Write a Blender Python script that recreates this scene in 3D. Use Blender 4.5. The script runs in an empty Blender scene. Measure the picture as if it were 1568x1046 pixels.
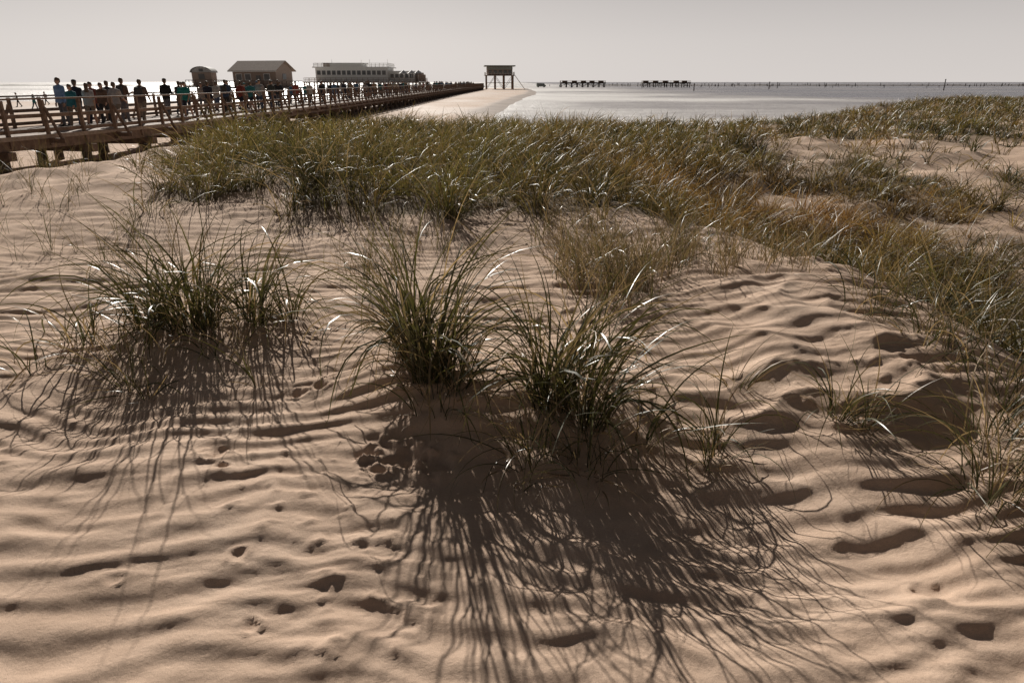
import bpy, bmesh, math, random
import numpy as np
from mathutils import Vector, Matrix
random.seed(7); R = np.random.RandomState(11)
scene = bpy.context.scene
SUN_AZ, SUN_EL = math.radians(-18), math.radians(27)

# ------------------------------------------------------------------ noise
def _h(ix, iy, s):
    h = (ix.astype(np.int64)*374761393 + iy.astype(np.int64)*668265263 + s*1442695041) & 0xffffffff
    h = ((h ^ (h >> 13))*1274126177) & 0xffffffff
    h = ((h ^ (h >> 16))*2246822519) & 0xffffffff
    return (h ^ (h >> 15)) & 0xffffffff
def pn(x, y, s=0):
    x = np.asarray(x, float); y = np.asarray(y, float)
    ix = np.floor(x); iy = np.floor(y); fx = x-ix; fy = y-iy
    def g(dx, dy):
        a = _h(ix+dx, iy+dy, s)/4294967296.0*2*np.pi
        return np.cos(a)*(fx-dx)+np.sin(a)*(fy-dy)
    u = fx*fx*fx*(fx*(fx*6-15)+10); v = fy*fy*fy*(fy*(fy*6-15)+10)
    a = g(0,0)*(1-u)+g(1,0)*u; b = g(0,1)*(1-u)+g(1,1)*u
    return (a*(1-v)+b*v)*1.5
def fbm(x, y, s=0, o=4):
    r = 0; a = 1; n = 0
    for i in range(o):
        r = r+a*pn(x*2**i, y*2**i, s+i*17); n += a; a *= .5
    return r/n
def S(t):
    t = np.clip(t, 0, 1); return t*t*(3-2*t)

# ------------------------------------------------------------------ terrain
WATER_Z = -1.6
XR_Y = [-5, 0, 2.8, 3.6, 4.6, 5.6, 6.6, 8.5, 11]; XR_X = [3.4, 2.8, 2.5, 2.6, 2.8, 2.6, 2.0, .2, -2]
def plain(x, y):
    xs = -6+S((y-60)/200)*10
    p = -1.36 - .5*S((x-xs)/9)*S((y-34)/14)
    p = p - .5*S((y-105)/60)*S((-21-x)/10)
    p = p - .6*S((y-350)/120)
    return p + .07*fbm(x*.08, y*.05, 5, 3)*S((y-20)/20)
def dune_mask(x, y):
    m = S((x+13.0)/6.8 + .12*pn(x*.25, y*.25, 9))
    yb = 26+np.clip(x-8, 0, 26)*1.1
    return m*(1-S((y-yb)/7+.15*pn(x*.2, y*.2, 8)))
FOOT = [(-.50,2.70,.10,.026),(-.34,2.64,.07,.022),(-.62,2.62,.06,.020),(-1.35,2.72,.05,.02),(-.85,1.75,.03,.014),(-1.28,2.62,.03,.015),
        (-1.0,2.05,.035,.014),(-1.4,1.95,.03,.012),(-1.15,3.3,.045,.02),(-1.02,3.33,.035,.02),(-2.0,2.1,.04,.014),(1.5,1.95,.06,.016),(-.98,3.42,.03,.015)]
def saw(ph, r=.30):
    s = ph-np.floor(ph)
    return np.where(s < r, .5-.5*np.cos(np.pi*s/r), .5+.5*np.cos(np.pi*(s-r)/(1-r)))
def height(x, y, fine=True):
    x = np.asarray(x, float); y = np.asarray(y, float)
    M = dune_mask(x, y)
    d = .045*(np.clip(y, -2, 9)-3)
    d = d + .20*np.exp(-((x-1.75)/.95)**2-((y-4.3)/1.15)**2)      # crest of the sandy hump
    d = d + .11*np.exp(-((x+2.1)/.7)**2-((y-4.25)/.5)**2)      # mounds under the tufts
    d = d + .14*np.exp(-((x+.3)/.6)**2-((y-3.4)/.45)**2)
    d = d + .11*np.exp(-((x-.2)/.45)**2-((y-3.1)/.35)**2)
    d = d + .05*np.exp(-((x-1.6)/.4)**2-((y-3.05)/.35)**2)
    d = d - .10*np.exp(-((x-1.4)/1.2)**2-((y-2.35)/.7)**2)
    xr = np.interp(y, XR_Y, XR_X) + .08*pn(y*.9, x*0, 4)
    dep = 1.0*S((x-.3)/3.4)*(1-S((y-8)/13))
    d = d - dep*S((x-xr)/2.0)
    back = S((y-6.6)/3)
    d = d + back*(.18*fbm(x*.28, y*.28, 21, 3) + .14*fbm(x*.9, y*.9, 22, 2))
    d = d + .12*S((y-6.2)/2.2) - .36*S((y-13)/11)
    d = d + back*.30*S((x-12)/16)
    d = d + .07*fbm(x*.55, y*.75, 2, 2)
    p = plain(x, y)
    z = p + (d-p)*M
    if fine:
        near = (1-S((np.hypot(x, y)-13)/9))
        wx = x + .20*pn(x*1.1, y*1.1, 31); wy = y + .16*pn(x*1.4, y*1.2, 32)+.06*pn(x*4, y*3, 33)
        right = S((x-.5)/1.2)*(1-S((y-5.8)/1.5))
        ridg = (1-np.abs(pn(wx*1.35+.3*wy, wy*1.9, 34))*1.9)
        z = z + near*((.016+.036*right)*ridg + (.018+.012*right)*pn(wx*1.9, wy*3.0, 36) + .006*pn(wx*4.2, wy*6.0, 37))
        # wind ripples: steeper lee face towards the viewer, gentle face towards the sun, wandering and forking crests
        w1 = .11*pn(x*1.3, y*1.2, 42)+.045*pn(x*3.2, y*2.6, 43)+.30*pn(x*.6, y*.5, 44)+.008*pn(x*8, y*7, 45)
        rA = saw((y+w1)/.158 + .15*x, .40)
        w2 = .10*pn(x*1.6+5, y*1.4, 47)+.040*pn(x*3.6, y*3.0, 48)+.22*pn(x*.6, y*.7, 49)
        rB = saw((y+w2)/.118 - .50*x, .42)
        rC = saw((y+w1*.7-w2*.4)/.080 + .5*x, .45)
        mm_ = pn(x*1.2, y*1.5, 41)+.25*pn(x*3.0, y*4.0, 46)
        mA = np.clip(.70+.8*mm_, .15, 1.15); mB = np.clip(.42-.8*mm_, 0, .9)
        z = z + near*(.0150*rA*mA + .0112*rB*mB + .0026*rC*np.clip(.5+.9*pn(x*1.3, y*1.3, 53), 0, 1.2))
        a2 = np.clip(.35+1.1*pn(x*1.1+7, y*1.3, 51), 0, 1)
        ph2 = (y+.07*pn(x*2.5,y*2.2,52)+.015*pn(x*9,y*8,55))/.050 - 1.4*x
        z = z + near*.0022*a2*saw(ph2, .4)*(1-S((y-4.5)/1.5))
        cl = np.clip(fbm(x*10, y*10, 61, 3)-.12, 0, 1)*S((pn(x*.9, y*1.0, 62)-.22)/.2)
        z = z + near*.030*cl
        z = z + near*.0018*fbm(x*20, y*20, 63, 2)
        for fx, fy, r, dd in FOOT:
            q = np.hypot((x-fx), (y-fy)*1.2)/r + .7*pn(x*16, y*16, 70)
            z = z - dd*np.exp(-q**2*1.4) + dd*.7*np.exp(-((q-1.35)/.35)**2)*np.clip(.5+1.2*pn(x*24, y*24, 71), 0, 1.5)
        z = z + (1-M)*near*.03*fbm(x*1.2, y*1.2, 65, 3)
    return z
YN_X = [-9, -7.5, -6, -4.6, -4, -3.3, -2.9, -2.4, -1, 0, .6, 1.2, 1.9, 2.6, 2.95, 3.3, 3.7, 5, 12, 60]
YN_Y = [14, 12, 9.0, 7.3, 6.9, 8.2, 8.6, 7.1, 6.9, 7.3, 6.8, 7.1, 6.8, 6.3, 5.3, 4.0, 2.4, 1.0, 0, 0]
def grass_field(x, y):
    yn = np.interp(x, YN_X, YN_Y)
    g = S((y-yn+.5*pn(x*1.6, y*1.6, 81))/.45)
    g = g*S((dune_mask(x, y)-.80)/.12)
    xl = np.interp(y, [6.5, 8, 10.5, 14, 18, 24], [-3.6, -4.3, -5.4, -6.6, -7.0, -7.0])
    g = g*S((x-xl+.5*pn(x*1.2, y*1.2, 86))/.6)
    n = fbm(x*.5, y*.5, 83, 3)
    g = g*(1-.98*np.exp(-((x-11.3)/3.0)**2-((y-16.5)/3.6)**2)*S((n+.45)/.25))
    rr = S((x-4.5)/3)*(1-S((y-28)/10))
    g = g*(1-rr*.90*S((.04-n)/.14))
    g = g*(1-.5*S((-.16-n)/.1)*(1-rr))
    return g

def mk_mesh(name, V, F4, smooth=True, mats=(), attrs=None):
    me = bpy.data.meshes.new(name)
    n = len(V); f = len(F4)
    me.vertices.add(n); me.vertices.foreach_set('co', np.asarray(V, np.float32).ravel())
    me.loops.add(f*4); me.loops.foreach_set('vertex_index', np.asarray(F4, np.int32).ravel())
    me.polygons.add(f); me.polygons.foreach_set('loop_start', np.arange(0, f*4, 4, dtype=np.int32))
    me.polygons.foreach_set('use_smooth', np.full(f, smooth))
    if attrs:
        for k, (typ, a) in attrs.items():
            at = me.attributes.new(k, typ, 'POINT')
            at.data.foreach_set('color' if typ == 'FLOAT_COLOR' else 'value', np.asarray(a, np.float32).ravel())
    me.update(calc_edges=True)
    ob = bpy.data.objects.new(name, me); scene.collection.objects.link(ob)
    for m in mats: me.materials.append(m)
    return ob

# ------------------------------------------------------------------ materials
def new_mat(name):
    m = bpy.data.materials.new(name); m.use_nodes = True
    nt = m.node_tree; b = nt.nodes['Principled BSDF']
    return m, nt, b
def N(nt, t, **kw):
    n = nt.nodes.new(t)
    for k, v in kw.items(): setattr(n, k, v)
    return n
def ramp(nt, stops):
    r = nt.nodes.new('ShaderNodeValToRGB'); e = r.color_ramp.elements
    e[0].position, e[0].color = stops[0][0], (*stops[0][1], 1); e[1].position, e[1].color = stops[-1][0], (*stops[-1][1], 1)
    for p, c in stops[1:-1]:
        q = e.new(p); q.color = (*c, 1)
    return r
def noise(nt, scale, detail=4, rough=.55, vec=None):
    n = nt.nodes.new('ShaderNodeTexNoise'); n.inputs['Scale'].default_value = scale
    n.inputs['Detail'].default_value = detail; n.inputs['Roughness'].default_value = rough
    if vec is not None: nt.links.new(vec, n.inputs['Vector'])
    return n
def simple(name, c1, c2, scale=3, rough=.7, bump=.2, metallic=0, stretch=None):
    m, nt, b = new_mat(name)
    tc = N(nt, 'ShaderNodeTexCoord'); vec = tc.outputs['Object']
    if stretch:
        mp = N(nt, 'ShaderNodeMapping'); mp.inputs['Scale'].default_value = stretch
        nt.links.new(vec, mp.inputs['Vector']); vec = mp.outputs[0]
    n = noise(nt, scale, 5, .6, vec); r = ramp(nt, [(.3, c1), (.7, c2)])
    nt.links.new(n.outputs['Fac'], r.inputs[0]); nt.links.new(r.outputs[0], b.inputs['Base Color'])
    b.inputs['Roughness'].default_value = rough; b.inputs['Metallic'].default_value = metallic
    if bump:
        bp = N(nt, 'ShaderNodeBump'); bp.inputs['Strength'].default_value = bump; bp.inputs['Distance'].default_value = .02
        nt.links.new(n.outputs['Fac'], bp.inputs['Height']); nt.links.new(bp.outputs[0], b.inputs['Normal'])
    return m

def sand_material():
    m, nt, b = new_mat('sand'); L = nt.links.new
    tc = N(nt, 'ShaderNodeTexCoord'); o = tc.outputs['Object']
    n1 = noise(nt, 1.2, 5, .6, o); n2 = noise(nt, 9, 4, .6, o); n3 = noise(nt, 420, 2, .7, o)
    r1 = ramp(nt, [(.3, (.62, .45, .335)), (.55, (.75, .555, .42)), (.75, (.82, .63, .49))])
    L(n1.outputs['Fac'], r1.inputs[0])
    mx = N(nt, 'ShaderNodeMix', data_type='RGBA', blend_type='MULTIPLY'); mx.inputs[0].default_value = .5
    r2 = ramp(nt, [(.3, (.74, .71, .68)), (.7, (1, 1, 1))]); L(n2.outputs['Fac'], r2.inputs[0])
    L(r1.outputs[0], mx.inputs[6]); L(r2.outputs[0], mx.inputs[7])
    mg = N(nt, 'ShaderNodeMix', data_type='RGBA', blend_type='MULTIPLY'); mg.inputs[0].default_value = .6
    r3 = ramp(nt, [(.32, (.46, .42, .40)), (.5, (1, 1, 1)), (.72, (1.0, 1, 1))]); L(n3.outputs['Fac'], r3.inputs[0])
    L(mx.outputs[2], mg.inputs[6]); L(r3.outputs[0], mg.inputs[7])
    # litter under the grass
    ag = N(nt, 'ShaderNodeAttribute', attribute_name='litter')
    n4 = noise(nt, 14, 5, .7, o); r4 = ramp(nt, [(.35, (.06, .045, .024)), (.5, (.14, .10, .055)), (.68, (.30, .22, .14))])
    L(n4.outputs['Fac'], r4.inputs[0])
    mm = N(nt, 'ShaderNodeMath', operation='MULTIPLY'); mm.inputs[1].default_value = .8; L(ag.outputs['Fac'], mm.inputs[0])
    ml = N(nt, 'ShaderNodeMix', data_type='RGBA'); L(mm.outputs[0], ml.inputs[0]); L(mg.outputs[2], ml.inputs[6]); L(r4.outputs[0], ml.inputs[7])
    # damp sand
    aw = N(nt, 'ShaderNodeAttribute', attribute_name='wet')
    mw = N(nt, 'ShaderNodeMix', data_type='RGBA'); L(aw.outputs['Fac'], mw.inputs[0]); L(ml.outputs[2], mw.inputs[6])
    n5 = noise(nt, .15, 5, .6, o); r5 = ramp(nt, [(.35, (.30, .235, .19)), (.65, (.45, .36, .30))]); L(n5.outputs['Fac'], r5.inputs[0])
    L(r5.outputs[0], mw.inputs[7]); L(mw.outputs[2], b.inputs['Base Color'])
    mr = N(nt, 'ShaderNodeMapRange'); mr.inputs['To Min'].default_value = .95; mr.inputs['To Max'].default_value = .45
    L(aw.outputs['Fac'], mr.inputs['Value']); L(mr.outputs[0], b.inputs['Roughness'])
    b.inputs['Specular IOR Level'].default_value = .25
    b1 = N(nt, 'ShaderNodeBump'); b1.inputs['Strength'].default_value = .7; b1.inputs['Distance'].default_value = .003
    L(n3.outputs['Fac'], b1.inputs['Height'])
    nb = noise(nt, 60, 4, .6, o)
    b2 = N(nt, 'ShaderNodeBump'); b2.inputs['Strength'].default_value = .5; b2.inputs['Distance'].default_value = .006
    L(nb.outputs['Fac'], b2.inputs['Height']); L(b1.outputs[0], b2.inputs['Normal']); L(b2.outputs[0], b.inputs['Normal'])
    return m

def grass_material(name, gloss=.36, spec=.5, trans=.22):
    m, nt, b = new_mat(name); L = nt.links.new
    a = N(nt, 'ShaderNodeAttribute', attribute_name='col')
    L(a.outputs['Color'], b.inputs['Base Color']); b.inputs['Roughness'].default_value = gloss
    b.inputs['Specular IOR Level'].default_value = spec
    tr = N(nt, 'ShaderNodeBsdfTranslucent'); mult = N(nt, 'ShaderNodeMix', data_type='RGBA', blend_type='MULTIPLY')
    mult.inputs[0].default_value = 1; L(a.outputs['Color'], mult.inputs[6]); mult.inputs[7].default_value = (1.7, 1.55, 1.0, 1)
    L(mult.outputs[2], tr.inputs['Color'])
    ms = N(nt, 'ShaderNodeMixShader'); ms.inputs[0].default_value = trans
    L(b.outputs[0], ms.inputs[1]); L(tr.outputs[0], ms.inputs[2]); L(ms.outputs[0], nt.nodes['Material Output'].inputs['Surface'])
    return m
def water_material():
    m, nt, b = new_mat('shallow_water'); L = nt.links.new
    tc = N(nt, 'ShaderNodeTexCoord'); o = tc.outputs['Object']
    mp = N(nt, 'ShaderNodeMapping'); mp.inputs['Scale'].default_value = (.016, .020, 1); L(o, mp.inputs['Vector'])
    n0 = noise(nt, 1, 6, .65, mp.outputs[0])
    # sun glare on the flats painted as near-white colour towards the pier, darker away
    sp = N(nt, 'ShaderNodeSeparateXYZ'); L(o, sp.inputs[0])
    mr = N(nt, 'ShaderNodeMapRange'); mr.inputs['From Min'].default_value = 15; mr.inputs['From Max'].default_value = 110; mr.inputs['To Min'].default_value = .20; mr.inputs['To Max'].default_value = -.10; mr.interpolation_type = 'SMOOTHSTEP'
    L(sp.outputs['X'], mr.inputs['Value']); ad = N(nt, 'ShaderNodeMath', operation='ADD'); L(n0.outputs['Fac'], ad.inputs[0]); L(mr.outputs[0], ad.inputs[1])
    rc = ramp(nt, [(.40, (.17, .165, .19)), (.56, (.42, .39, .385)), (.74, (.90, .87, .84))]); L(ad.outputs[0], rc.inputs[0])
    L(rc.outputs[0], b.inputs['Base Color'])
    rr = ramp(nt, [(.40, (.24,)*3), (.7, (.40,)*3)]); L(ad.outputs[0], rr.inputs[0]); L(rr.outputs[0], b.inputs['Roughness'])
    b.inputs['IOR'].default_value = 1.33
    n1 = noise(nt, .9, 4, .6, o); n2 = noise(nt, 5, 3, .6, o)
    b1 = N(nt, 'ShaderNodeBump'); b1.inputs['Strength'].default_value = 1; b1.inputs['Distance'].default_value = .30
    b2 = N(nt, 'ShaderNodeBump'); b2.inputs['Strength'].default_value = .8; b2.inputs['Distance'].default_value = .06
    L(n1.outputs['Fac'], b1.inputs['Height']); L(n2.outputs['Fac'], b2.inputs['Height']); L(b1.outputs[0], b2.inputs['Normal']); L(b2.outputs[0], b.inputs['Normal'])
    return m

MAT_SAND = sand_material()
MAT_GRASS = grass_material('marram_blades')
MAT_GRASSB = grass_material('dune_grass_blades', .45, .45, .28)
MAT_WOOD = simple('weathered_timber', (.12, .08, .058), (.28, .19, .14), 6, .75, .4, stretch=(1, 1, 1))
MAT_WOODL = simple('grey_timber', (.26, .20, .16), (.44, .35, .29), 8, .8, .3)
MAT_DARK = simple('dark_timber', (.06, .044, .034), (.12, .09, .07), 5, .8, .3)

# ------------------------------------------------------------------ terrain mesh
def axis(lo, flo, fhi, hi, d, g1, g0):
    mid = list(np.arange(flo, fhi, d)); s = d; x = mid[-1]; up = []
    while x < hi: s *= g1; x += s; up.append(x)
    s = d; x = flo; dn = []
    while x > lo: s *= g0; x -= s; dn.append(x)
    return np.array(dn[::-1]+mid+up)
xs = axis(-7000, -3.3, 3.3, 7000, .014, 1.032, 1.032)
ys = axis(-300, 1.0, 4.6, 9000, .0100, 1.0135, 1.10)
X, Y = np.meshgrid(xs, ys); X = X.ravel(); Y = Y.ravel()
Z = height(X, Y)
nx, ny = len(xs), len(ys)
i = np.arange(nx-1); j = np.arange(ny-1); I, J = np.meshgrid(i, j); a = (J*nx+I).ravel()
F = np.stack([a, a+1, a+1+nx, a+nx], 1)
wet = S((Y-45)/40)*S((-1.30-Z)/.15)
ground = mk_mesh('sand_dune_ground', np.stack([X, Y, Z], 1), F, True, [MAT_SAND], {'litter': ('FLOAT', grass_field(X, Y)), 'wet': ('FLOAT', wet)})
print('terrain', nx, ny)
wx = np.linspace(-7000, 7000, 60); wy = np.concatenate([[34], np.geomspace(60, 9000, 40)])
WX, WY = np.meshgrid(wx, wy); n = len(wx)
I, J = np.meshgrid(np.arange(n-1), np.arange(len(wy)-1)); a = (J*n+I).ravel()
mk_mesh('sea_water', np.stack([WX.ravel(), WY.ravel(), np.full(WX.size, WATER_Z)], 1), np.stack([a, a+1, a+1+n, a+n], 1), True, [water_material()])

# ------------------------------------------------------------------ grass
def blades(bx, by, bz, L, az, phi0, bend, w, K, cb, ct, curl=None, twist=None):
    n = len(bx); t = np.linspace(0, 1, K+1)[None, :]
    curl = np.zeros(n) if curl is None else curl
    twist = R.uniform(-.9, .9, n) if twist is None else twist
    phi = phi0[:, None]+bend[:, None]*t**1.25; phi = np.minimum(phi, 2.75)
    A = az[:, None]+curl[:, None]*t
    pm = .5*(phi[:, 1:]+phi[:, :-1]); Am = .5*(A[:, 1:]+A[:, :-1]); ds = (L/K)[:, None]
    z0 = np.zeros((n, 1))
    px = np.concatenate([z0, np.cumsum(np.sin(pm)*np.cos(Am)*ds, 1)], 1)+bx[:, None]
    py = np.concatenate([z0, np.cumsum(np.sin(pm)*np.sin(Am)*ds, 1)], 1)+by[:, None]
    pz = np.concatenate([z0, np.cumsum(np.cos(pm)*ds, 1)], 1)
    pz = np.maximum(pz, -.05)+bz[:, None]
    T = np.stack([np.sin(phi)*np.cos(A), np.sin(phi)*np.sin(A), np.cos(phi)], 2)
    Sd = np.stack([-np.sin(A), np.cos(A), 0*A], 2)
    Nn = np.cross(T, Sd); tw = (twist[:, None]*(1+.8*t))[:, :, None]
    Wd = Sd*np.cos(tw)+Nn*np.sin(tw)
    ww = (w[:, None]*.5*np.clip(.7+t*1.2, 0, 1)*(1-t**2.4)+.0003)[:, :, None]
    P = np.stack([px, py, pz], 2)
    V = np.stack([P-Wd*ww, P+Wd*ww], 2)
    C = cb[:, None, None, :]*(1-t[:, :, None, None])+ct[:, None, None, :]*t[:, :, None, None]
    C = np.broadcast_to(C, (n, K+1, 2, 3)); C = np.concatenate([C, np.ones((n, K+1, 2, 1))], 3)
    base = (np.arange(n)*(K+1)*2)[:, None]+np.arange(K)[None, :]*2
    Fq = np.stack([base, base+1, base+3, base+2], 2).reshape(-1, 4)
    return V.reshape(-1, 3), Fq, C.reshape(-1, 4)
GREEN = np.array([.062, .066, .027]); YG = np.array([.185, .168, .066]); TAN = np.array([.42, .32, .21]); RUST = np.array([.29, .165, .065]); DKG = np.array([.026, .030, .013])

def tuft(name, subs):
    """subs: (x, y, radius, n, length, spread, bias_az, bias, deadfrac)"""
    Vs, Fs, Cs, off = [], [], [], 0
    for (x, y, r, n, ln, spread, baz, bias, dead) in subs:
        rr = r*np.sqrt(R.rand(n)); th = R.rand(n)*2*np.pi
        bx = x+rr*np.cos(th); by = y+rr*np.sin(th)
        bz = height(bx, by)-.015
        L = ln*R.uniform(.35, 1.25, n)
        az = th+R.normal(0, .8, n)
        vx = np.cos(az)+bias*math.cos(baz); vy = np.sin(az)+bias*math.sin(baz)-.15; az = np.arctan2(vy, vx)
        ph = np.abs(R.normal(.0, spread, n))*(.4+.6*rr/r)+.05
        bend = R.gamma(3, .58, n)*(.4+.7*L/ln)
        w = R.uniform(.0055, .0115, n)*(.65 if ln < .6 else 1)
        isd = R.rand(n) < dead
        k = R.rand(n, 1)
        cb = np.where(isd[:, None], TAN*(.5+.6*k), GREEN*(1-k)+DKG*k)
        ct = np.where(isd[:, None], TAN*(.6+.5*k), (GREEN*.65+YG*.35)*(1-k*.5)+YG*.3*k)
        brown = R.rand(n) < .15; ct[brown] = TAN*.7
        V, Fq, C = blades(bx, by, bz, L, az, ph, bend, w, 10, cb, ct, R.normal(0, .7, n))
        Vs.append(V); Fs.append(Fq+off); Cs.append(C); off += len(V)
        m = max(6, n//3); rr = r*1.4*np.sqrt(R.rand(m)); th = R.rand(m)*2*np.pi
        bx = x+rr*np.cos(th); by = y+rr*np.sin(th); bz = height(bx, by)-.005
        V, Fq, C = blades(bx, by, bz, ln*.5*R.uniform(.3, 1, m), th+R.normal(0, .6, m), R.uniform(.4, 1.5, m), R.uniform(-.2, 1.2, m), R.uniform(.003, .007, m), 6,
                          np.tile(TAN*.5, (m, 1))*R.uniform(.3, 1.2, (m, 1)), np.tile(TAN*.9, (m, 1)), R.normal(0, .8, m))
        Vs.append(V); Fs.append(Fq+off); Cs.append(C); off += len(V)
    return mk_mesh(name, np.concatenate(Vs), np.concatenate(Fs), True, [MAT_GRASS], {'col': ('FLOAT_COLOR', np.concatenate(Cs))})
LFT, RGT = math.pi, 0
tuft('marram_grass_tuft', [(-2.35, 4.2, .12, 105, .88, .38, LFT, .35, .08), (-2.02, 4.1, .15, 165, .98, .34, LFT, .1, .08), (-1.68, 4.2, .11, 85, .86, .38, RGT, .3, .1),
                           (-1.45, 4.25, .07, 36, .74, .3, RGT, .5, .1), (-2.65, 3.95, .12, 36, .72, .5, LFT, .6, .25), (-2.2, 3.75, .2, 36, .52, .5, LFT, .2, .3), (-1.75, 3.85, .15, 36, .52, .5, RGT, .2, .2)])
tuft('marram_grass_tuft', [(-.56, 3.5, .09, 125, .96, .24, LFT, .3, .1), (-.42, 3.25, .11, 150, .94, .28, RGT, .05, .1), (-.27, 3.15, .07, 45, .7, .4, RGT, .3, .12), (-.36, 3.0, .12, 34, .48, .5, LFT, .1, .3)])
tuft('marram_grass_tuft', [(.17, 3.0, .09, 115, .84, .3, RGT, .1, .1), (.36, 2.93, .10, 100, .80, .35, RGT, .3, .12), (.10, 2.68, .11, 60, .50, .5, LFT, .1, .25), (.42, 3.4, .1, 60, .84, .25, RGT, .3, .2), (.34, 2.64, .1, 42, .5, .5, RGT, .3, .25)])
tuft('marram_grass_tuft', [(1.60, 3.0, .06, 50, .50, .55, RGT, .2, .2), (1.72, 2.95, .05, 28, .55, .7, RGT, .6, .25)])
tuft('marram_grass_tuft', [(.92, 2.75, .05, 36, .52, .55, RGT, .1, .3), (.98, 2.9, .04, 20, .6, .4, LFT, .4, .3)])
tuft('marram_grass_tuft', [(2.05, 2.5, .12, 64, .58, .5, LFT, .3, .35), (2.25, 2.8, .14, 72, .58, .5, RGT, .3, .35), (2.3, 2.25, .14, 64, .58, .5, LFT, .3, .35)])
tuft('marram_grass_tuft', [(2.4, 3.7, .16, 45, .52, .5, LFT, .4, .3), (2.35, 4.2, .2, 45, .5, .5, LFT, .4, .3), (2.6, 3.3, .2, 56, .52, .5, RGT, .3, .3)])
tuft('marram_grass_sprig', [(-1.38, 3.36, .02, 9, .48, .3, LFT, .4, .2)])
tuft('marram_grass_sprig', [(-2.1, 3.4, .06, 28, .56, .6, LFT, .3, .3), (-1.95, 3.3, .03, 12, .52, .5, LFT, .5, .2)])
tuft('marram_grass_sprig', [(-2.75, 3.6, .08, 16, .5, .5, LFT, .4, .2)])
tuft('marram_grass_sprig', [(1.2, 3.3, .05, 16, .5, .6, RGT, .4, .4)])
tuft('marram_grass_sprig', [(.62, 2.85, .05, 18, .62, .7, RGT, .8, .3)])
def scatter(name, regions):
    Vs, Fs, Cs, off = [], [], [], 0
    for (x0, x1, y0, y1, nt, nb, ln, dead) in regions:
        cx = R.uniform(x0, x1, nt); cy = R.uniform(y0, y1, nt)
        bx = np.repeat(cx, nb)+R.normal(0, .04, nt*nb); by = np.repeat(cy, nb)+R.normal(0, .04, nt*nb); n = nt*nb
        bz = height(bx, by)-.01
        isd = (R.rand(n) < dead)[:, None]; k = R.rand(n, 1)
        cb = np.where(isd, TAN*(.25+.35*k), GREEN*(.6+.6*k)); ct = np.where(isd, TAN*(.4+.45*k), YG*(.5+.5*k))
        V, Fq, C = blades(bx, by, bz, ln*R.uniform(.4, 1.2, n), R.rand(n)*6.28, np.abs(R.normal(0, .35, n)), R.gamma(2, .45, n), R.uniform(.003, .0065, n), 6, cb, ct, R.normal(0, .5, n))
        Vs.append(V); Fs.append(Fq+off); Cs.append(C); off += len(V)
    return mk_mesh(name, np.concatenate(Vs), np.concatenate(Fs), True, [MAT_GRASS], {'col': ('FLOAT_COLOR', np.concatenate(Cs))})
scatter('dry_crest_grass', [(.35, 1.7, 4.9, 6.2, 85, 12, .50, .75), (.45, 1.0, 4.4, 5.2, 28, 12, .45, .7), (.2, 1.0, 6.0, 7.0, 22, 9, .48, .6), (-1.5, -.9, 5.0, 6.0, 14, 9, .50, .5),
                            (-1.2, -.6, 6.0, 6.8, 7, 9, .45, .5), (1.7, 2.6, 5.0, 6.2, 34, 9, .42, .7), (2.2, 2.8, 2.6, 4.6, 26, 10, .42, .5),
                            (-4.6, -3.0, 5.6, 7.0, 7, 8, .42, .5), (-7.2, -4.7, 6.5, 12, 50, 10, .48, .4), (-5.2, -3.6, 4.6, 7.0, 9, 9, .45, .4)])

# dense dune grass in the middle distance
nc = 62000
cx = R.uniform(-10, 52, nc); cy = R.uniform(.8, 60, nc); dist = np.hypot(cx, cy)
g = grass_field(cx, cy)
keep = (R.rand(nc) < g*np.clip(11/dist, .24, 1)) & (cx < .9*cy+4.0)
cx = cx[keep]; cy = cy[keep]; dist = dist[keep]; print('tufts', len(cx))
nb = np.clip((21*np.clip(14/dist, .55, 1.2)), 12, 25).astype(int)
idx = np.repeat(np.arange(len(cx)), nb); n = len(idx); print('blades', n)
th = R.rand(n)*6.283; rr = np.abs(R.normal(0, .10, n)); bx = cx[idx]+rr*np.cos(th); by = cy[idx]+rr*np.sin(th)
bz = height(bx, by, False)-.02
hs = (.7+.45*R.rand(len(cx)))*(.9+.55*pn(cx*.45, cy*.45, 90))*np.interp(cx, [-8, 3, 6, 50], [1.1, 1.05, .85, .8])
L = .66*hs[idx]*R.uniform(.45, 1.2, n)
az = th+R.normal(0, .9, n); vx = np.cos(az)+.25; vy = np.sin(az)-.1; az = np.arctan2(vy, vx)
ph = np.abs(R.normal(0, .34, n))+.05; bend = R.gamma(3, .46, n)
w = R.uniform(.0055, .0105, n)*np.clip(dist[idx]/10, 1, 3.2)
c1 = fbm(cx*.32+3, cy*.32, 95, 3); rust = np.exp(-((cx-4.0)/2.4)**2-((cy-11)/3.4)**2)*.75+S((c1-.06)/.25)*.45*S((cx+2)/5)
rust = np.clip(rust+R.normal(0, .2, len(cx)), 0, 1)
yel = S((fbm(cx*.5, cy*.5, 97, 2)+.22)/.5)
col = (GREEN[None]*(1-yel[:, None])+YG[None]*yel[:, None]); col = col*(1-rust[:, None])+RUST[None]*rust[:, None]
col = col*R.uniform(.5, 1.3, (len(cx), 1))*(1+.5*pn(cx*.7, cy*.7, 98))[:, None]
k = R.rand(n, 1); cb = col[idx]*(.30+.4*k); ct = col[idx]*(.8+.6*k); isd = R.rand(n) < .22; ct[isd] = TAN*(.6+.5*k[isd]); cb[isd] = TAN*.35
V, Fq, C = blades(bx, by, bz, L, az, ph, bend, w, 5, cb, ct)
mk_mesh('dune_grass', V, Fq, True, [MAT_GRASSB], {'col': ('FLOAT_COLOR', C)})

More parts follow.
